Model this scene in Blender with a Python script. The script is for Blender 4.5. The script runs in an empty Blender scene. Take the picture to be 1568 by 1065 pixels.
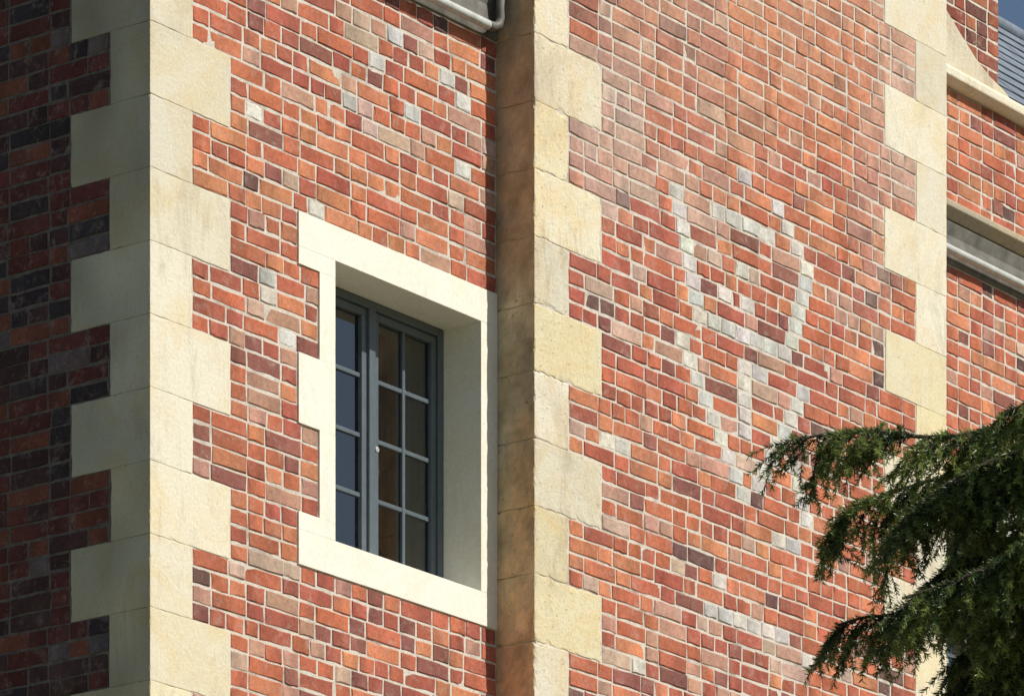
import bpy, math, random
import numpy as np
from mathutils import Vector, noise, Matrix
random.seed(7); rng=np.random.default_rng(7)
EYE=1.6
sc=bpy.context.scene
sc.view_settings.view_transform='Standard'; sc.view_settings.look='None'; sc.view_settings.exposure=0
# ------------------------------------------------------------ camera (level, rising front)
cd=bpy.data.cameras.new("camera"); cam=bpy.data.objects.new("camera",cd); sc.collection.objects.link(cam)
cam.location=(0,0,EYE); cam.rotation_euler=(math.radians(90),0,0)
cd.sensor_width=36; cd.lens=175.5; cd.shift_y=1.51; cd.clip_end=2000
sc.camera=cam
# ------------------------------------------------------------ light
EL=math.radians(45); AZ=math.radians(106)
s=Vector((math.sin(AZ)*math.cos(EL),math.cos(AZ)*math.cos(EL),math.sin(EL)))
ld=bpy.data.lights.new("sun","SUN"); ld.energy=5.0; ld.angle=math.radians(0.5); ld.color=(1,0.955,0.875)
lo=bpy.data.objects.new("sun",ld); sc.collection.objects.link(lo); lo.rotation_euler=s.to_track_quat('Z','Y').to_euler(); lo.location=(20,0,30)
w=bpy.data.worlds.new("World"); sc.world=w; w.use_nodes=True
nt=w.node_tree; bg=nt.nodes["Background"]; sk=nt.nodes.new("ShaderNodeTexSky"); sk.sky_type='NISHITA'; sk.sun_disc=False
sk.sun_elevation=EL; sk.sun_rotation=AZ; sk.air_density=1.0; sk.dust_density=1.0; sk.ozone_density=1.5
nt.links.new(sk.outputs[0],bg.inputs[0]); bg.inputs[1].default_value=0.068
# ------------------------------------------------------------ materials
def mat(name): 
    m=bpy.data.materials.new(name); m.use_nodes=True; n=m.node_tree; b=n.nodes["Principled BSDF"]; return m,n,b
def noise_n(n,scale,detail=4,rough=.55,vec=None,dist=0):
    x=n.nodes.new("ShaderNodeTexNoise"); x.inputs["Scale"].default_value=scale; x.inputs["Detail"].default_value=detail; x.inputs["Roughness"].default_value=rough; x.inputs["Distortion"].default_value=dist
    if vec is not None: n.links.new(vec,x.inputs["Vector"])
    return x.outputs["Fac"]
def mrange(n,f,a,b,c,d):
    x=n.nodes.new("ShaderNodeMapRange"); n.links.new(f,x.inputs[0])
    for i,v in enumerate((a,b,c,d)): x.inputs[i+1].default_value=v
    return x.outputs[0]
def mixc(n,bt,fac,a,b):
    x=n.nodes.new("ShaderNodeMix"); x.data_type='RGBA'; x.blend_type=bt
    for i,v in ((0,fac),(6,a),(7,b)):
        if hasattr(v,'links') : n.links.new(v,x.inputs[i])
        elif i==0: x.inputs[0].default_value=v
        else: x.inputs[i].default_value=(*v,1)
    return x.outputs[2]
def bump(n,b,h,st,dist):
    x=n.nodes.new("ShaderNodeBump"); x.inputs["Strength"].default_value=st; x.inputs["Distance"].default_value=dist
    n.links.new(h,x.inputs["Height"]); n.links.new(x.outputs[0],b.inputs["Normal"])
def obj_vec(n,scale=None):
    t=n.nodes.new("ShaderNodeTexCoord")
    if scale is None: return t.outputs["Object"]
    m=n.nodes.new("ShaderNodeMapping"); m.inputs["Scale"].default_value=scale; n.links.new(t.outputs["Object"],m.inputs["Vector"]); return m.outputs[0]
def attr(n,name="Col"):
    a=n.nodes.new("ShaderNodeAttribute"); a.attribute_name=name; return a.outputs["Color"]

M={}
m,n,b=mat("brick"); v=obj_vec(n)
c=attr(n)
c=mixc(n,'MULTIPLY',1.0,c,mrange(n,noise_n(n,34,8,.8,v),.3,.7,.68,1.34))
c=mixc(n,'MIX',mrange(n,noise_n(n,13,7,.85,v,.5),.53,.70,0,.62),c,(.53,.42,.345))
c=mixc(n,'MIX',mrange(n,noise_n(n,27,7,.85,obj_vec(n,(1,1,.8)),.3),.59,.70,0,.7),c,(.10,.06,.05))
c=mixc(n,'MIX',mrange(n,noise_n(n,1.8,5,.75,v,.3),.54,.76,0,.32),c,(.26,.16,.125))
n.links.new(c,b.inputs["Base Color"]); b.inputs["Roughness"].default_value=.88; b.inputs["Specular IOR Level"].default_value=.25
bump(n,b,noise_n(n,60,9,.85,v),.9,.009); M['brick']=m
m,n,b=mat("mortar"); v=obj_vec(n)
c=mixc(n,'MIX',mrange(n,noise_n(n,5,5,.75,v),.50,.70,0,1),(.66,.60,.51),(.32,.26,.21))
c=mixc(n,'MULTIPLY',1,c,mrange(n,noise_n(n,160,3,.7,v),.3,.7,.7,1.2))
n.links.new(c,b.inputs["Base Color"]); b.inputs["Roughness"].default_value=.95; bump(n,b,noise_n(n,220,4,.7,v),.6,.004); M['mortar']=m
def stone(name,base,warm,dirt,damt,rough=.85,pit=.5,bd=.009):
    m,n,b=mat(name); v=obj_vec(n)
    c=mixc(n,'MIX',mrange(n,noise_n(n,2.4,8,.75,v,1.0),.45,.64,0,.9),base,warm)
    c=mixc(n,'MULTIPLY',1,c,attr(n))
    c=mixc(n,'MIX',mrange(n,noise_n(n,6,9,.8,obj_vec(n,(1,1,.3)),.5),.53,.70,0,damt),c,dirt)
    c=mixc(n,'MIX',mrange(n,noise_n(n,1.1,6,.8,v,.4),.51,.68,0,damt*.6),c,tuple(x*1.15 for x in dirt))
    c=mixc(n,'MULTIPLY',1,c,mrange(n,noise_n(n,80,7,.8,v),.3,.72,.82,1.08))
    c=mixc(n,'MIX',mrange(n,noise_n(n,50,4,.7,v),.63,.69,0,pit),c,tuple(x*.45 for x in dirt))
    n.links.new(c,b.inputs["Base Color"]); b.inputs["Roughness"].default_value=rough; b.inputs["Specular IOR Level"].default_value=.25
    bump(n,b,noise_n(n,45,9,.8,v),.65,bd); M[name]=m
stone("limestone",(.84,.785,.63),(.82,.69,.45),(.48,.41,.29),.62)
stone("weathered_bay_stone",(.84,.785,.63),(.82,.67,.42),(.40,.32,.22),.75,.85,.7,.013)
stone("painted_stone",(.87,.85,.735),(.85,.81,.65),(.66,.59,.45),.38,.6,.1,.002)
stone("weathered_stone",(.46,.40,.29),(.55,.44,.28),(.13,.11,.08),.9)
def plain(name,col,rough=.5,var=.15,sc_=30,metal=0,bd=.001):
    m,n,b=mat(name); v=obj_vec(n)
    c=mixc(n,'MULTIPLY',1,col,mrange(n,noise_n(n,sc_,5,.65,v),.3,.7,1-var,1+var))
    n.links.new(c,b.inputs["Base Color"]); b.inputs["Roughness"].default_value=rough; b.inputs["Metallic"].default_value=metal
    bump(n,b,noise_n(n,sc_*3,4,.6,v),.3,bd); M[name]=m
plain("frame_paint",(.105,.13,.145),.32,.12,25)
plain("lead",(.15,.14,.12),.6,.45,9)
plain("pipe_paint",(.52,.53,.50),.4,.2,14)
plain("slate",(.15,.18,.22),.75,.35,8)
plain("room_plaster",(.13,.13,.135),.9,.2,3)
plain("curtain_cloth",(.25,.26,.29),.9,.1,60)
plain("white_metal",(.4,.41,.41),.3,.05,20)
plain("bark",(.09,.06,.045),.9,.5,30,0,.01)
plain("gravel",(.36,.30,.23),.95,.35,18,0,.02)
plain("shaded_mortar",(.17,.14,.12),.95,.4,20)  # darker copy of the mortar; holds the unlit wall's shade in its colour
m,n,b=mat("lawn"); v=obj_vec(n)
c=mixc(n,'MIX',noise_n(n,.4,6,.7,v),(.07,.085,.03),(.14,.13,.06)); n.links.new(c,b.inputs["Base Color"]); b.inputs["Roughness"].default_value=.95
bump(n,b,noise_n(n,25,5,.8,v),.8,.03); M['lawn']=m
m=bpy.data.materials.new("window_glass"); m.use_nodes=True; n=m.node_tree; n.nodes.clear()
o=n.nodes.new("ShaderNodeOutputMaterial"); tr=n.nodes.new("ShaderNodeBsdfTransparent"); tr.inputs[0].default_value=(.62,.66,.72,1)
gl=n.nodes.new("ShaderNodeBsdfGlossy"); gl.inputs["Roughness"].default_value=0.012; fr=n.nodes.new("ShaderNodeFresnel"); fr.inputs[0].default_value=2.7
bp=n.nodes.new("ShaderNodeBump"); bp.inputs["Strength"].default_value=.15; bp.inputs["Distance"].default_value=.005
n.links.new(noise_n(n,3,1,.5,obj_vec(n)),bp.inputs["Height"]); n.links.new(bp.outputs[0],gl.inputs["Normal"])
mx=n.nodes.new("ShaderNodeMixShader"); n.links.new(fr.outputs[0],mx.inputs[0]); n.links.new(tr.outputs[0],mx.inputs[1]); n.links.new(gl.outputs[0],mx.inputs[2]); n.links.new(mx.outputs[0],o.inputs[0]); M['glass']=m
def leafmat(name,trans):
    m=bpy.data.materials.new(name); m.use_nodes=True; n=m.node_tree; b=n.nodes["Principled BSDF"]; o=n.nodes["Material Output"]
    n.links.new(attr(n),b.inputs["Base Color"]); b.inputs["Roughness"].default_value=.45
    t=n.nodes.new("ShaderNodeBsdfTranslucent"); n.links.new(attr(n),t.inputs[0]); x=n.nodes.new("ShaderNodeMixShader"); x.inputs[0].default_value=trans
    n.links.new(b.outputs[0],x.inputs[1]); n.links.new(t.outputs[0],x.inputs[2]); n.links.new(x.outputs[0],o.inputs[0]); M[name]=m
leafmat("needles",.3); leafmat("leaves",.25)
# ------------------------------------------------------------ mesh builder
class MB:
    def __init__(s): s.v=[]; s.f=[]; s.c=[]
    def add(s,vs,fs,col=(1,1,1)):
        o=len(s.v); s.v.extend(vs); s.f.extend([tuple(i+o for i in f) for f in fs])
        s.c.extend([col]*len(vs) if not isinstance(col,list) else col)
    def box(s,t0,t1,w0,w1,z0,z1,col=(1,1,1)):
        s.add([(t0,w0,z0),(t1,w0,z0),(t1,w1,z0),(t0,w1,z0),(t0,w0,z1),(t1,w0,z1),(t1,w1,z1),(t0,w1,z1)],
              [(0,3,2,1),(4,5,6,7),(0,1,5,4),(1,2,6,5),(2,3,7,6),(3,0,4,7)],col)
    def prism(s,t0,t1,prof,col=(1,1,1)):
        k=len(prof); vs=[(t0,a,z) for a,z in prof]+[(t1,a,z) for a,z in prof]
        fs=[(i,(i+1)%k,k+(i+1)%k,k+i) for i in range(k)]+[tuple(range(k))[::-1],tuple(range(k,2*k))]
        s.add(vs,fs,col)
    def make(s,name,material,parent,smooth=False,bevel=0):
        me=bpy.data.meshes.new(name); me.from_pydata(s.v,[],s.f); me.update()
        ca=me.color_attributes.new("Col",'FLOAT_COLOR','POINT')
        ca.data.foreach_set("color",np.array([(*c,1) for c in s.c],dtype=np.float32).ravel())
        ob=bpy.data.objects.new(name,me); sc.collection.objects.link(ob); me.materials.append(M[material]); ob.parent=parent
        if smooth: me.polygons.foreach_set("use_smooth",[True]*len(me.polygons))
        if bevel:
            bm=ob.modifiers.new("bevel",'BEVEL'); bm.width=bevel; bm.segments=2; bm.limit_method='ANGLE'
        return ob
bld=bpy.data.objects.new("brick_building",None); sc.collection.objects.link(bld)
# local axes: x = along sunlit wall, y = inward, z = height above eye level
bld.location=(-1.486,20.5,EYE); bld.rotation_euler=(0,0,math.atan2(.798,.602))
GZ=-EYE
C=.0752; ZR=7.697
def ztop(k): return ZR-C*k
def nz(x,y,z,s=1.0): return noise.noise(Vector((x*s,y*s,z*s)))

def axis(a,b,R,step):
    n_=max(1,int(round((b-a-2*R)/step)))
    return [a,a+R*.35,a+R]+[a+R+(b-a-2*R)*i/n_ for i in range(1,n_)]+[b-R,b-R*.35,b]
def block(mb,t0,t1,w0,w1,z0,z1,er=.010,step=.03,colf=None,base=.0018,bias=-.05):
    R=base+er
    A=[axis(t0,t1,R,step),axis(w0,w1,R,step),axis(z0,z1,R,step)]
    lo=(t0,w0,z0); hi=(t1,w1,z1); seed=random.random()*50
    tint=random.uniform(.86,1.04); wm=random.uniform(-.05,.055)
    col=(tint,tint*(1-.8*max(0,wm)),tint*(1-4.2*max(0,wm)))
    def pos(p):
        e=base+er*min(1,max(0,nz(p[0]+seed,p[1],p[2],14)*1.1+nz(p[0],p[1]+seed,p[2],45)*.7+bias))
        q=[min(max(p[i],lo[i]+e),hi[i]-e) for i in range(3)]
        d=[p[i]-q[i] for i in range(3)]; L=math.sqrt(sum(x*x for x in d))
        if L<1e-9: return tuple(p)
        return tuple(q[i]+d[i]/L*e for i in range(3))
    for ax in range(3):
        u=(ax+1)%3; v_=(ax+2)%3
        for side in (0,1):
            U=A[u];V=A[v_]; vs=[];cs=[]
            for a in U:
                for b_ in V:
                    p=[0,0,0]; p[ax]=(lo,hi)[side][ax]; p[u]=a; p[v_]=b_
                    q=pos(p); vs.append(q)
                    cs.append(colf(q,ax,side,col) if colf else col)
            nv=len(V); fs=[]
            for i in range(len(U)-1):
                for j in range(nv-1):
                    f=(i*nv+j,(i+1)*nv+j,(i+1)*nv+j+1,i*nv+j+1)
                    fs.append(f if side else f[::-1])
            mb.add(vs,fs,cs)
def stp(z,f=.03): return f if 4.6<z<9.8 else .15
# ------------------------------------------------------------ quoins
q=MB(); g=.0003
def rows8(zlo,zhi):
    i0=int(math.floor((ZR-zhi)/(4*C))); i=i0
    while ZR-4*C*i>zlo:
        yield i, ZR-4*C*(i+1), ZR-4*C*i
        i+=1
def sh(p,ax,side,col):
    # shade painted into the return facing away from the sun, with mottling
    if ax==0 and side==0:
        k=.80+.28*nz(4,p[1]*3,p[2]*2,1.6); return (col[0]*k,col[1]*k*.98,col[2]*k*.92)
    return col
for i,z0,z1 in rows8(GZ+.05,9.2):
    wide=(i%2==0); r_=lambda a:random.uniform(-a,a)
    block(q,0,(.507 if wide else .263)+r_(.006),0,(.221 if wide else .439)+r_(.006),z0+g,z1-g,.010,stp(z0,.022),sh,bias=.06)
q.make("corner_quoins","limestone",bld)
PT0=2.352; PT1=5.80; PW=-.213
q=MB()
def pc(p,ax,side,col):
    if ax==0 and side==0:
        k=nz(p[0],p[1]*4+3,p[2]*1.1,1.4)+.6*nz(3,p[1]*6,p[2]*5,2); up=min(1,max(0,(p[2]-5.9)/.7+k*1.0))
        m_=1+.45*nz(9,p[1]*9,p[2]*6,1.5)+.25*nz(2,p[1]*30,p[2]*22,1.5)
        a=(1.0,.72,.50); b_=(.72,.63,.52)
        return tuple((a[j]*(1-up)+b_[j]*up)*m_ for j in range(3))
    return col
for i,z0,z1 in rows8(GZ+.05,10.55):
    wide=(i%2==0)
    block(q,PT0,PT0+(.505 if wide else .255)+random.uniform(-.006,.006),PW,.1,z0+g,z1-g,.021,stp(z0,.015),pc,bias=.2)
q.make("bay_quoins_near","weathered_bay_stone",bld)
q=MB()
for i,z0,z1 in rows8(GZ+.05,10.55):
    wide=(i%2==0)
    block(q,PT1-(.566 if wide else .28)+random.uniform(-.008,.008),PT1,PW,.1,z0+g,z1-g,.009,stp(z0),bias=0)
q.make("bay_quoins_far","limestone",bld)
# ------------------------------------------------------------ bricks
PAL=[((.53,.16,.085),.32),((.60,.225,.115),.18),((.43,.122,.078),.24),((.29,.11,.085),.10),((.52,.285,.205),.09),((.18,.095,.082),.02),((.58,.40,.30),.045)]
GREY=[(.68,.65,.59),(.76,.72,.63),(.56,.54,.50),(.70,.65,.57),(.60,.58,.54)]
def pick(pal):
    r=random.random()*sum(p[1] for p in pal)
    for c_,p in pal:
        r-=p
        if r<=0: return c_
    return pal[0][0]
def jitter(c_,a=.12):
    k=random.uniform(1-a,1+a); return tuple(max(.01,x*k*random.uniform(.95,1.05)) for x in c_)
def colB(t,z):
    n1=nz(t,3.3,z,1.1)
    pal=[(c_,p*(1+ (1.2*n1 if i<2 else -1.0*n1))) for i,(c_,p) in enumerate(PAL)]
    pal=[(c_,max(.005,p)) for c_,p in pal]
    if t>1.3 and t<2.4 and z>7.2: pal.append(((.56,.39,.31),.07)); pal.append(((.56,.52,.46),.02))
    return jitter(pick(pal),.15)
def colC(t,z):
    c_=colB(t+7,z); u=t-PT0
    f=min(1,max(0,(z-7.75-.25*abs(u-1.5))/1.1+.1+nz(t,1,z,2.0)*.6))
    tgt=(.64,.31,.18) if u>1.5 else (.55,.33,.24)
    c_=tuple(c_[i]*(1-.66*f)+tgt[i]*.66*f for i in range(3))
    h=min(1,max(0,nz(t,5,z,1.5)*2.4-.15))*min(1,max(0,(z-7.4)*2))
    pl=(.60,.48,.40); return tuple(c_[i]*(1-.6*h)+pl[i]*.6*h for i in range(3))
def colA(t,z):  # brick palette darkened so the colour carries this unlit wall's shade
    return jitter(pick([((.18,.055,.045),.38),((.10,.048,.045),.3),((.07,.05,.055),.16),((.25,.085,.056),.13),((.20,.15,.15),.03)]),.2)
def fill(a,b):
    L=b-a
    if L<.04: return [(a,b)]
    best=None
    for first in (0,1):
        for n_ in range(1,200):
            seq=[(.2265 if (i+first)%2==0 else .1135) for i in range(n_)]
            S=sum(seq); e=abs(L/S-1)+random.random()*.02
            if best is None or e<best[0]: best=(e,seq,L/S)
            if S>L*1.3: break
    out=[];x=a
    for l in best[1]:
        l*=best[2]
        if l>.19 and random.random()<.3: out+= [(x,x+l/2),(x+l/2,x+l)]
        else: out.append((x,x+l))
        x+=l
    r=[list(o_) for o_ in out]
    for i in range(1,len(r)):
        d=random.uniform(-.008,.008); r[i-1][1]+=d; r[i][0]+=d
    return r
MD=.0036
def brick(mb,face,a,b,z0,z1,col,off):
    j=.0048; d=random.uniform(-.0022,.0020)
    a+=j*random.uniform(.6,1.5); b-=j*random.uniform(.6,1.5); z0+=j*random.uniform(.6,1.6); z1-=j*random.uniform(.6,1.6)
    if b-a<.02: return
    e=.003; R=lambda: random.uniform(-.0025,.0025)
    rot=random.uniform(-.012,.012); cx=(a+b)/2
    xs=[a,a+(b-a)*random.uniform(.25,.4),a+(b-a)*random.uniform(.6,.75),b]
    out=[(xs[0],z0),(xs[1],z0),(xs[2],z0),(xs[3],z0),(xs[3],z1),(xs[2],z1),(xs[1],z1),(xs[0],z1)]
    out=[(x+R(),z+R()+rot*(x-cx)) for x,z in out]
    sx=[1,0,0,-1,-1,0,0,1]; sz=[1,1,1,1,-1,-1,-1,-1]
    tl=random.uniform(-.012,.012); tz=random.uniform(-.02,.02)
    vs=[(x+sx[i]*e*random.uniform(.5,2.2),off+d+R()*.5+tl*(x-cx)+tz*(z-z0-.03),z+sz[i]*e*random.uniform(.5,2.2)) for i,(x,z) in enumerate(out)]
    if random.random()<.28:
        i=random.choice((0,3,4,7)); x,y,z=vs[i]; vs[i]=(x+sx[i]*.012,y+.001,z+sz[i]*.007)
    vs+=[(x,off+d+.0032,z) for x,z in out]
    vs+=[(x,off+.03,z) for x,z in out]
    fs=[(0,1,6,7),(1,2,5,6),(2,3,4,5)]+[(8+i,8+(i+1)%8,(i+1)%8,i) for i in range(8)]+[(16+i,16+(i+1)%8,8+(i+1)%8,8+i) for i in range(8)]
    if face=='A':
        vs=[(y,x,z) for x,y,z in vs]; fs=[f[::-1] for f in fs]
    k1=random.uniform(.84,1.16)
    cs=[tuple(x_*(k1 if i%8 in (0,1,6,7) else 2-k1) for x_ in col) for i in range(24)]
    mb.add(vs,fs,cs)
def course(mb,face,k,a,b,colf,off,forced=()):
    z1=ztop(k); z0=z1-C
    fl=[]
    for u in sorted(forced):
        if u-.057<a+.04 or u+.057>b-.04: continue
        if fl and u-fl[-1]<.112: continue
        fl.append(u)
    x=a
    for u in fl:
        if u-.057-x>.03:
            for p,q_ in fill(x,u-.057): brick(mb,face,p,q_,z0,z1,colf((p+q_)/2,z0),off)
            s_=u-.057
        else: s_=x
        brick(mb,face,s_,u+.057,z0,z1,jitter(random.choice(GREY),.10),off); x=u+.057
    if b-x>.03:
        for p,q_ in fill(x,b): brick(mb,face,p,q_,z0,z1,colf((p+q_)/2,z0),off)
def kof(z): return int(math.floor((ZR-z)/C))
KG=int((ZR-GZ)/C)
fB={}
for t,z in [(.753,6.846),(.76,6.76),(.883,6.615),(.668,7.49),(1.62,8.11),(1.497,7.96),(1.993,8.0),(1.745,7.80),(2.11,7.952),(2.11,7.647),(1.08,7.208)]:
    fB.setdefault(kof(z),[]).append(t)
mb=MB()
WB=lambda k:(.953 if (7<=k<10 or 15<=k<19 or 24<=k<27) else 1.093)
for k in list(range(-20,-12))+list(range(-8,KG)):
    qa=.507 if k%8<4 else .263
    if 7<=k<27: course(mb,'B',k,qa+.003,WB(k),colB,0,fB.get(k,()))
    else: course(mb,'B',k,qa+.003,PT0,colB,0,fB.get(k,()))
mb.make("bricks_sunlit_wall","brick",bld)
fC={}
def dl(u0,z0,u1,z1):
    ka,kb=kof(z0),kof(z1); n_=abs(kb-ka); sg=1 if kb>=ka else -1
    for i in range(n_+1):
        f=i/max(1,n_); fC.setdefault(ka+sg*i,[]).append(PT0+u0+(u1-u0)*f)
dl(1.10,7.90,1.29,7.37); dl(1.15,7.22,1.65,6.61); dl(1.94,8.05,2.19,7.80); dl(2.18,7.75,2.06,7.40); dl(2.16,7.22,1.78,6.66)
dl(1.66,7.22,1.66,6.90); dl(2.04,6.88,2.19,6.58)
for u in np.arange(1.29,2.1,.118): fC.setdefault(kof(7.37),[]).append(PT0+u)
for u in (1.44,1.58,1.72,1.86): fC.setdefault(kof(7.90),[]).append(PT0+u)
for u in (1.38,1.50,1.62,1.74,1.86,1.98): fC.setdefault(kof(6.0),[]).append(PT0+u)
for u,z in [(1.684,7.51),(1.496,7.53),(1.66,8.12),(1.64,7.68),(1.80,7.22),(.56,6.62),(.68,6.62),(1.45,6.15),(.80,5.62),(1.95,6.42),(2.08,6.42),(2.2,5.92)]:
    fC.setdefault(kof(z),[]).append(PT0+u)
mb=MB()
for k in range(-38,KG):
    wd=k%8<4
    course(mb,'C',k,PT0+(.505 if wd else .255)+.004,PT1-(.566 if wd else .28)-.006,colC,PW,fC.get(k,()))
mb.make("bricks_projecting_bay","brick",bld)
DT=14.0
mb=MB()
for k in list(range(-20,-12))+list(range(-8,KG)):
    if 7<=k<27: course(mb,'D',k,7.19 if (7<=k<10 or 15<=k<19 or 24<=k<27) else 7.05,DT,colB,0)
    else: course(mb,'D',k,PT1,DT,colB,0)
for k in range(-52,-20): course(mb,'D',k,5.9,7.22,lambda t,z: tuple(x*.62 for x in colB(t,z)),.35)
mb.make("bricks_far_wall","brick",bld)
mb=MB()
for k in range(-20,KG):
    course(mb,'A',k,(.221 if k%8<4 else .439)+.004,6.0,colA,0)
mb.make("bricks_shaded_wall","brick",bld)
# ------------------------------------------------------------ mortar cores
OB=(1.19,2.241,5.807,7.03); OD=(5.91,6.96,5.807,7.03)
mb=MB(); W0,W1=MD,.35
for (a,b_,(o0,o1,oz0,oz1)) in ((.012,4.0,OB),(4.0,DT,OD)):
    mb.box(a,o0,W0,W1,GZ,9.2); mb.box(o1,b_,W0,W1,GZ,9.2); mb.box(o0,o1,W0,W1,GZ,oz0); mb.box(o0,o1,W0,W1,oz1,9.2)
mb.box(PT0+.014,PT1-.006,PW+MD,.3,GZ,10.58)
mb.box(.3,DT,5.7,6.0,GZ,9.2); mb.box(DT-.3,DT-.002,W1,5.7,GZ,9.2)
mb.box(5.91,7.215,.35+MD,1.2,9.2,13)
mb.make("mortar_core","mortar",bld)
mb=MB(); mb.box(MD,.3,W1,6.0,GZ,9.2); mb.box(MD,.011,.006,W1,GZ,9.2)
mb.make("mortar_core_shaded","shaded_mortar",bld)
# ------------------------------------------------------------ windows
def window(name,o0,o1,left_wide,left_nar,right_wide,right_nar,joints=True):
    e=bpy.data.objects.new(name,None); sc.collection.objects.link(e); e.parent=bld
    m_=MB(); f=-.006; dp=.25; zt=ztop(7); zb=ztop(27); ot=zt-2*C; obm=zb+2*C
    block(m_,left_wide,right_wide,f,dp,ot,zt,.003,.05); 
    block(m_,left_wide,right_wide,f,dp,zb,obm,.003,.05)
    for (wd,k0,k1) in ((1,9,10),(0,10,15),(1,15,19),(0,19,24),(1,24,25)):
        z1=ztop(k0); z0=ztop(k1)
        block(m_,(left_wide if wd else left_nar),o0,f,dp,z0,z1,.002,.06,base=.0006)
        block(m_,o1,(right_wide if wd else right_nar),f,dp,z0,z1,.002,.06,base=.0006)
    m_.c=[(1,1,1)]*len(m_.c)      # one coat of paint over everything
    m_.make("stone_surround","painted_stone",e)
    fr=MB(); wz0,wz1=.205,.262; z0,z1=obm,ot; fw=.038
    fr.box(o0,o0+fw,wz0,wz1,z0,z1); fr.box(o1-fw,o1,wz0,wz1,z0,z1)
    fr.box(o0+fw,o1-fw,wz0,wz1,z1-fw,z1); fr.box(o0+fw,o1-fw,wz0,wz1,z0,z0+fw)
    mid=(o0+o1)/2; fr.box(mid-.022,mid+.022,wz0-.004,wz1,z0+fw,z1-fw)
    gm=MB()
    for a,b_ in ((o0+fw,mid-.022),(mid+.022,o1-fw)):
        a+=.003;b_-=.003; s_=.034; c0,c1=wz0+.010,wz1-.012; za=z0+fw+.003; zb_=z1-fw-.003
        fr.box(a,a+s_,c0,c1,za,zb_); fr.box(b_-s_,b_,c0,c1,za,zb_)
        fr.box(a+s_,b_-s_,c0,c1,za,za+s_); fr.box(a+s_,b_-s_,c0,c1,zb_-s_,zb_)
        cx=(a+b_)/2; fr.box(cx-.010,cx+.010,c0+.008,c1-.004,za+s_,zb_-s_)
        H=zb_-za-2*s_
        for i in (1,2,3):
            zz=za+s_+H*i/4; fr.box(a+s_,cx-.010,c0+.010,c1-.006,zz-.010,zz+.010); fr.box(cx+.010,b_-s_,c0+.010,c1-.006,zz-.010,zz+.010)
        gm.add([(a+s_-.004,.236,za+s_-.004),(b_-s_+.004,.236,za+s_-.004),(b_-s_+.004,.236,zb_-s_+.004),(a+s_-.004,.236,zb_-s_+.004)],[(0,1,2,3)])
    fr.make("casement_frame","frame_paint",e,bevel=.003); gm.make("glass_panes","glass",e)
    lt=MB(); n_=12
    vs=[(mid+.028+.013*math.cos(2*math.pi*i/n_),y,6.37+.013*math.sin(2*math.pi*i/n_)) for y in (wz0-.010,wz0+.012) for i in range(n_)]
    lt.add(vs,[tuple(range(n_))]+[(i,i+n_,(i+1)%n_+n_,(i+1)%n_) for i in range(n_)])
    lt.make("casement_latch","white_metal",e,bevel=.003)
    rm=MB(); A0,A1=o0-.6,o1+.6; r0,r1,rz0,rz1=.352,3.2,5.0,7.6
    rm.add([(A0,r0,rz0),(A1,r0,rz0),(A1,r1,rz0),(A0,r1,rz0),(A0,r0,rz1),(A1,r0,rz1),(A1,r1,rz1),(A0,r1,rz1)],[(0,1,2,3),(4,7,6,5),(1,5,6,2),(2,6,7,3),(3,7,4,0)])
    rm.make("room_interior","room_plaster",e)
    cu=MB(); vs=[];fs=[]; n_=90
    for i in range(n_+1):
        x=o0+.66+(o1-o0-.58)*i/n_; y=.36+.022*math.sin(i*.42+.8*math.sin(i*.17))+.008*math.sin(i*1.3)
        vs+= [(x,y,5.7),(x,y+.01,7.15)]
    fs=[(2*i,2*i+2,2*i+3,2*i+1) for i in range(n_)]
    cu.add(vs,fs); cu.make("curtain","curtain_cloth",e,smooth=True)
    return e
window("casement_window",1.20,2.231,.953,1.093,PT0,PT0)
window("casement_window.001",5.92,6.95,PT1,PT1,7.19,7.05)
# ------------------------------------------------------------ gutters, mouldings, parapet, roof
mo=MB(); ld_=MB(); cp=MB()
for a,b_ in ((.30,PT0-.002),(PT1+.002,DT)):
    mo.prism(a,b_,[(.03,8.505),(-.035,8.515),(-.055,8.54),(-.075,8.555),(-.075,8.585),(-.02,8.615),(.004,8.625),(.03,8.625)])
    ld_.prism(a,b_,[(.02,8.302),(-.006,8.302),(-.02,8.37),(-.012,8.44),(-.03,8.504),(.02,8.504)])
    cp.prism(a,b_,[(.40,9.202),(-.03,9.202),(-.045,9.215),(-.065,9.222),(-.065,9.265),(-.02,9.29),(.0,9.315),(.40,9.34)])
mo.make("string_course","weathered_stone",bld,bevel=.006); ld_.make("lead_flashing","lead",bld,bevel=.004)
cp.box(PT0-.05,PT1+.05,PW-.05,.4,10.60,10.75)
cp.box(-.05,.298,-.05,6.05,9.22,9.36)
cp.make("coping_stones","limestone",bld,bevel=.008)
kn=MB(); vs=[]; 
for ww in (.02,.345):
    vs+=[(5.85,ww,9.31),(6.80,ww,9.31),(6.79,ww,9.335),(6.72,ww,9.36),(6.60,ww,9.385),(6.46,ww,9.44),(6.3,ww,9.53),(5.85,ww,9.80)]
K=8
fs=[tuple(range(K)),tuple(range(K,2*K))[::-1]]+[((i+1)%K,i,K+i,K+(i+1)%K) for i in range(K)]
kn.add(vs,fs,(.85,.82,.78)); kn.make("kneeler_stone","weathered_bay_stone",bld,bevel=.01)
def tube(name,pts,r,material,parent,seg=14):
    cu=bpy.data.curves.new(name,'CURVE'); cu.dimensions='3D'; sp=cu.splines.new('POLY'); sp.points.add(len(pts)-1)
    for p,x in zip(sp.points,pts): p.co=(*x,1)
    cu.bevel_depth=r; cu.bevel_resolution=4; cu.use_fill_caps=True
    ob=bpy.data.objects.new(name,cu); sc.collection.objects.link(ob); cu.materials.append(M[material]); ob.parent=parent; return ob
gz=8.325
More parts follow.
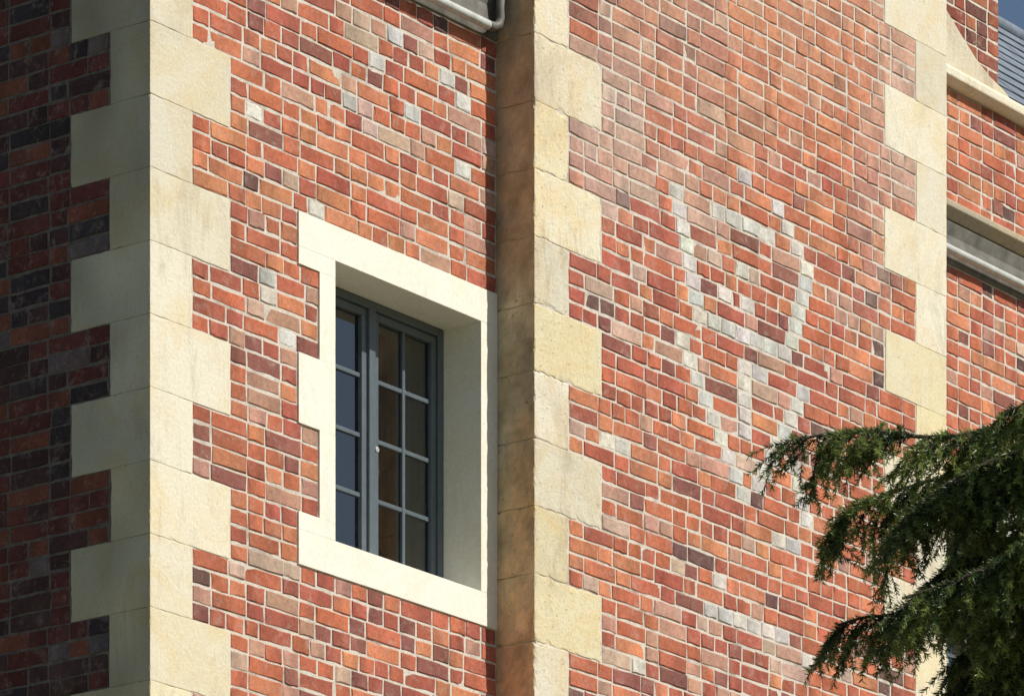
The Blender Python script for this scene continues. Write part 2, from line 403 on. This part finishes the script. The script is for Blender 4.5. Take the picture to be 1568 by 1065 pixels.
tube("rain_gutter",[(.3,-.055,gz),(2.22,-.055,gz)],.021,'pipe_paint',bld)
tube("gutter_elbow",[(2.222,-.055,gz),(2.26,-.055,gz+.003),(2.29,-.057,gz+.018),(2.305,-.06,gz+.05),(2.308,-.06,gz+.3)],.022,'lead',bld)
tube("rain_gutter_far",[(PT1+.01,-.055,gz+.02),(DT,-.055,gz+.02)],.021,'pipe_paint',bld)
ro=MB(); r0w,r0z,r1w,r1z=.36,9.22,3.0,11.80
ro.prism(.3,DT-.3,[(r0w,r0z-.1),(r1w,r1z-.1),(5.7,r0z-.1)])
ro.make("roof_deck","lead",bld)
sl=MB()
dirv=Vector((0,r1w-r0w,r1z-r0z)).normalized(); nn=Vector((0,-dirv.z,dirv.y)); L=(Vector((0,r1w,r1z))-Vector((0,r0w,r0z))).length
rowsn=int(L/.2)+1
for r in range(rowsn):
    d0=r*.2; d1=min(L,d0+.27); x=.35-(r%2)*.15
    while x<DT-.3:
        p0=Vector((0,r0w,r0z))+dirv*d0+nn*(.014+random.uniform(0,.003)); p1=Vector((0,r0w,r0z))+dirv*d1+nn*.004
        k=random.uniform(.7,1.3)
        vs=[(x+.003,p0.y,p0.z),(x+.297,p0.y,p0.z),(x+.297,p1.y,p1.z),(x+.003,p1.y,p1.z)]
        lo_=nn*.006
        vs+=[(a,b_-lo_.y,c_-lo_.z) for a,b_,c_ in vs]
        sl.add(vs,[(0,1,2,3),(7,6,5,4),(0,4,5,1),(1,5,6,2),(2,6,7,3),(3,7,4,0)],(k,k,k)); x+=.3
sl.make("roof_slates","slate",bld)
tube("roof_ridge",[(.3,r1w,r1z),(DT-.3,r1w,r1z)],.05,'slate',bld)
# ------------------------------------------------------------ ground
def sheet(name,x0,x1,y0,y1,z,material):
    me=bpy.data.meshes.new(name); me.from_pydata([(x0,y0,z),(x1,y0,z),(x1,y1,z),(x0,y1,z)],[],[(0,1,2,3)]); me.materials.append(M[material])
    o_=bpy.data.objects.new(name,me); sc.collection.objects.link(o_); return o_
sheet("ground",-600,600,-600,600,0,'lawn')
gp=MB(); gp.add([(-7,-5,GZ+.004),(DT+6,-5,GZ+.004),(DT+6,0,GZ+.004),(-7,0,GZ+.004)],[(0,1,2,3)])  # unseen gravel strip, added to warm the light bounced onto the walls
go=gp.make("bounce_gravel","gravel",None); go.location=bld.location; go.rotation_euler=bld.rotation_euler
# ------------------------------------------------------------ conifer
def curve_pts(P,step):
    P=[Vector(p) for p in P]; out=[]
    for i in range(len(P)-1):
        p0=P[max(i-1,0)];p1=P[i];p2=P[i+1];p3=P[min(i+2,len(P)-1)]
        n_=max(2,int((p2-p1).length/step))
        for j in range(n_):
            t=j/n_
            out.append(.5*((2*p1)+(p2-p0)*t+(2*p0-5*p1+4*p2-p3)*t*t+(3*p1-p0-3*p2+p3)*t**3))
    out.append(P[-1]); return out
wood_v=[];wood_f=[]
def wood(pts,r0,r1,seg=5):
    o=len(wood_v); n_=len(pts)
    for i,p in enumerate(pts):
        d=(pts[min(i+1,n_-1)]-pts[max(i-1,0)]).normalized(); a=d.orthogonal().normalized(); b_=d.cross(a); r=r0+(r1-r0)*i/(n_-1)
        for k in range(seg):
            th=2*math.pi*k/seg; wood_v.append(tuple(p+a*math.cos(th)*r+b_*math.sin(th)*r))
    for i in range(n_-1):
        for k in range(seg): wood_f.append((o+i*seg+k,o+i*seg+(k+1)%seg,o+(i+1)*seg+(k+1)%seg,o+(i+1)*seg+k))
NV=[];NC=[]
def needles(pts,dens,ln,wd,light):
    P=np.array([tuple(p) for p in pts]); 
    if len(P)<2: return
    seg=P[1:]-P[:-1]; sl_=np.linalg.norm(seg,axis=1); tot=sl_.sum(); n_=int(tot*dens)
    if n_<2: return
    u=rng.random(n_)*tot; cs=np.concatenate([[0],np.cumsum(sl_)]); idx=np.clip(np.searchsorted(cs,u)-1,0,len(seg)-1)
    base=P[idx]+seg[idx]*((u-cs[idx])/sl_[idx])[:,None]; d=seg[idx]/sl_[idx][:,None]
    r=rng.normal(size=(n_,3)); r-= (r*d).sum(1)[:,None]*d; r/=np.linalg.norm(r,axis=1)[:,None]
    dirn=d*rng.uniform(.5,1.3,n_)[:,None]+r; dirn[:,2]+=.15; dirn/=np.linalg.norm(dirn,axis=1)[:,None]
    l=ln*rng.uniform(.6,1.15,n_)[:,None]; sd=np.cross(dirn,rng.normal(size=(n_,3))); sd/=np.linalg.norm(sd,axis=1)[:,None]
    sd*=wd
    q0=base-sd*.5;q1=base+sd*.5;q2=base+dirn*l*.75+sd*.4;q3=base+dirn*l
    NV.append(np.stack([q0,q1,q2,q3],1).reshape(-1,3))
    f=(u/tot)*.7+rng.random(n_)*.25+light
    dark=np.array([.035,.072,.022]); lit=np.array([.36,.44,.11])
    c=dark+(lit-dark)*np.clip(f-.22,0,1)[:,None]; NC.append(np.repeat(c,4,axis=0))
def V3(r): return Vector((random.gauss(0,r),random.gauss(0,r),random.gauss(0,r)))
def limb(P,r0,fromi,fine,blen,droop):
    pts=curve_pts(P,.04); wood(pts,r0,.004,6); n_=len(pts)
    i=fromi*n_; sidef=1
    while i<n_-1:
        ii=int(i); p=pts[ii]; d=(pts[min(ii+1,n_-1)]-pts[max(ii-1,0)]).normalized(); frac=i/n_
        side=d.cross(Vector((0,0,1))).normalized()*sidef; sidef*=-1
        L=blen*(1-.5*frac)*random.uniform(.6,1.3); sprayl=random.uniform(-.25,.3)
        dd=(d*random.uniform(.6,1.1)+side*random.uniform(.1,.8)+Vector((0,0,random.uniform(-.8,.3)))).normalized()
        q_=[p.copy()]; cur=p.copy(); m_=max(4,int(L/.026))
        for k in range(m_):
            dd=(dd+Vector((0,0,-droop*1.3/m_))+V3(.06)).normalized(); cur=cur+dd*L/m_; q_.append(cur.copy())
        wood(q_,.0035,.0012,3)
        if fine>.6: needles(q_,600,.023,.0036,sprayl)
        else: needles(q_,90,.05,.010,0)
        s2=1; k=1
        while k<m_:
            f2=k/m_; dk=(q_[k]-q_[k-1]).normalized(); sd=dk.cross(Vector((0,0,1))).normalized()*s2; s2*=-1
            tl=random.uniform(.07,.16)*(1-.35*f2)
            td=(dk*.8+sd*random.uniform(.5,1.1)+Vector((0,0,random.uniform(-.55,.4)))).normalized(); tp=[q_[k].copy()]; cu_=q_[k].copy()
            for j in range(4):
                td=(td+Vector((0,0,-droop*.14))+V3(.06)).normalized(); cu_=cu_+td*tl/4; tp.append(cu_.copy())
            if fine>.6: needles(tp,650,.021,.0036,sprayl+random.uniform(-.15,.25))
            else: needles(tp,90,.05,.010,random.uniform(-.2,.2))
            k+=1 if fine>.6 else 3
        i+= (.40 if fine>.6 else 2.8)*random.uniform(.7,1.3)
    if fine>.6: needles(pts[int(fromi*n_):],420,.022,.0036,-.2)
TX,TY=3.6,15.3
def E(z): return z+EYE
limbs=[
 ([(TX,TY,4.1),(2.3,15.4,4.55),(1.72,15.5,4.575),(1.35,15.5,4.525),(1.13,15.48,4.535),(.98,15.5,4.535),(.885,15.5,4.515)],.32,.38),
 ([(TX,TY,4.3),(2.3,15.7,4.62),(1.70,15.75,4.60),(1.45,15.75,4.50),(1.25,15.75,4.44),(1.08,15.72,4.37),(1.02,15.7,4.31)],.32,.34),
 ([(TX,TY,4.3),(2.2,15.2,4.66),(1.80,15.2,4.63),(1.62,15.2,4.57),(1.48,15.2,4.49)],.4,.22),
 ([(TX,TY,3.9),(2.2,15.3,4.50),(1.65,15.35,4.46),(1.38,15.35,4.36),(1.23,15.35,4.25),(1.16,15.35,4.16)],.34,.36),
 ([(TX,TY,3.9),(2.2,15.9,4.45),(1.65,15.95,4.38),(1.45,15.95,4.28),(1.33,15.9,4.17),(1.27,15.9,4.10)],.34,.34),
 ([(TX,TY,3.6),(2.2,15.5,4.22),(1.65,15.6,4.16),(1.40,15.6,4.06),(1.2,15.55,3.99),(1.09,15.5,3.965),(1.01,15.5,3.94)],.34,.30),
 ([(TX,TY,3.6),(2.2,15.1,4.17),(1.7,15.1,4.14),(1.5,15.1,4.04),(1.33,15.1,3.97),(1.18,15.1,3.92)],.34,.32),
 ([(TX,TY,3.4),(2.2,15.6,4.02),(1.7,15.7,3.97),(1.52,15.7,3.88),(1.40,15.7,3.80),(1.33,15.7,3.72)],.34,.34),
 ([(TX,TY,3.3),(2.2,15.3,3.9),(1.7,15.3,3.82),(1.52,15.3,3.74),(1.40,15.3,3.65)],.34,.34),
 ([(TX,TY,4.0),(2.3,15.6,4.35),(1.8,15.6,4.32),(1.60,15.6,4.22),(1.48,15.55,4.08)],.36,.36),
 ([(TX,TY,3.9),(2.3,15.3,4.40),(1.8,15.3,4.42),(1.60,15.3,4.38),(1.42,15.35,4.26)],.36,.34),
 ([(TX,TY,3.7),(2.3,15.4,4.22),(1.8,15.4,4.24),(1.60,15.4,4.16),(1.44,15.4,4.05)],.36,.34),
 ([(TX,TY,3.7),(2.3,15.8,4.30),(1.8,15.8,4.30),(1.62,15.8,4.24),(1.48,15.8,4.14)],.36,.34),
 ([(TX,TY,3.1),(2.3,15.6,3.80),(1.8,15.6,3.82),(1.6,15.6,3.74),(1.48,15.6,3.66)],.36,.34),
 ([(TX,TY,3.2),(2.3,15.2,4.00),(1.8,15.2,4.00),(1.6,15.2,3.92),(1.44,15.2,3.84)],.36,.34),
 ([(TX,TY,3.5),(2.3,15.9,4.10),(1.8,15.9,4.12),(1.58,15.9,4.04),(1.42,15.9,3.94)],.36,.34),
 ([(TX,TY,4.1),(2.3,15.5,4.50),(1.8,15.5,4.52),(1.58,15.5,4.46),(1.40,15.5,4.36)],.36,.34),
]
for P,fi,bl in limbs:
    limb([(x,y,E(z)) for x,y,z in P],.022,fi+.14,1.0,bl,.85)
z=.6
while z<5.7:
    reach=min(2.5,.45+(6.1-z)*.95)
    for a in range(6):
        az=random.uniform(0,2*math.pi)
        if math.cos(az)<-.25 and z>2.5: 
            continue
        d=Vector((math.cos(az),math.sin(az),0)); p=Vector((TX,TY,E(z)-.1)); R_=reach*random.uniform(.75,1.05)
        limb([tuple(p),tuple(p+d*R_*.4+Vector((0,0,.22))),tuple(p+d*R_*.75+Vector((0,0,.2))),tuple(p+d*R_+Vector((0,0,-.05)))],.025,.25,.4,.45,.8)
    z+=.42
wood([Vector((TX+.02*math.sin(i),TY,-.05+i*.5)) for i in range(16)],.19,.02,12)
tree=bpy.data.objects.new("conifer_tree",None); sc.collection.objects.link(tree)
V=np.concatenate(NV); Cc=np.concatenate(NC); nf=len(V)//4
me=bpy.data.meshes.new("needle_foliage"); me.vertices.add(len(V)); me.vertices.foreach_set("co",V.ravel().astype(np.float32))
me.loops.add(nf*4); me.loops.foreach_set("vertex_index",np.arange(nf*4,dtype=np.int32)); me.polygons.add(nf)
me.polygons.foreach_set("loop_start",np.arange(0,nf*4,4,dtype=np.int32)); me.update(calc_edges=True)
ca=me.color_attributes.new("Col",'FLOAT_COLOR','POINT'); ca.data.foreach_set("color",np.concatenate([Cc,np.ones((len(Cc),1))],1).astype(np.float32).ravel())
me.materials.append(M['needles']); o_=bpy.data.objects.new("needle_foliage",me); sc.collection.objects.link(o_); o_.parent=tree
me=bpy.data.meshes.new("trunk_and_limbs"); me.from_pydata(wood_v,[],wood_f); me.materials.append(M['bark']); me.polygons.foreach_set("use_smooth",[True]*len(me.polygons))
o_=bpy.data.objects.new("trunk_and_limbs",me); sc.collection.objects.link(o_); o_.parent=tree
print("needles",nf)
# ------------------------------------------------------------ broadleaf trees across the lawn (seen mirrored in the panes)
def broadleaf(name,X,Y,H,R):
    e=bpy.data.objects.new(name,None); sc.collection.objects.link(e)
    global wood_v,wood_f; wood_v=[];wood_f=[]
    wood([Vector((X,Y,-.1)),Vector((X+.1,Y,H*.3)),Vector((X,Y+.2,H*.6)),Vector((X,Y,H*.85))],.4,.08,10)
    cl=[]
    for i in range(60):
        d=V3(1).normalized(); c_=Vector((X,Y,H*.62))+Vector((d.x*R,d.y*R,d.z*H*.34))*random.uniform(.4,1)
        wood([Vector((X,Y,H*random.uniform(.3,.6))),(Vector((X,Y,H*.5))+c_)/2+Vector((0,0,.3)),c_],.1,.02,5); cl.append((c_,random.uniform(.9,1.7)))
    me=bpy.data.meshes.new("trunk"); me.from_pydata(wood_v,[],wood_f); me.materials.append(M['bark']); o=bpy.data.objects.new("trunk",me); sc.collection.objects.link(o); o.parent=e
    mb=MB()
    for c_,r in cl:
        for i in range(420):
            p=c_+V3(r*.42); a=V3(1).normalized()*.12; b_=a.cross(V3(1)).normalized()*.08; k=random.uniform(.5,1.4)
            mb.add([tuple(p-a),tuple(p+b_),tuple(p+a),tuple(p-b_)],[(0,1,2,3)],(.03*k,.045*k,.018*k))
    mb.make("leaf_crown","leaves",e)
broadleaf("oak_tree",31,29.3,16.8,4.5)
broadleaf("oak_tree.001",37,40,16.5,4.5)
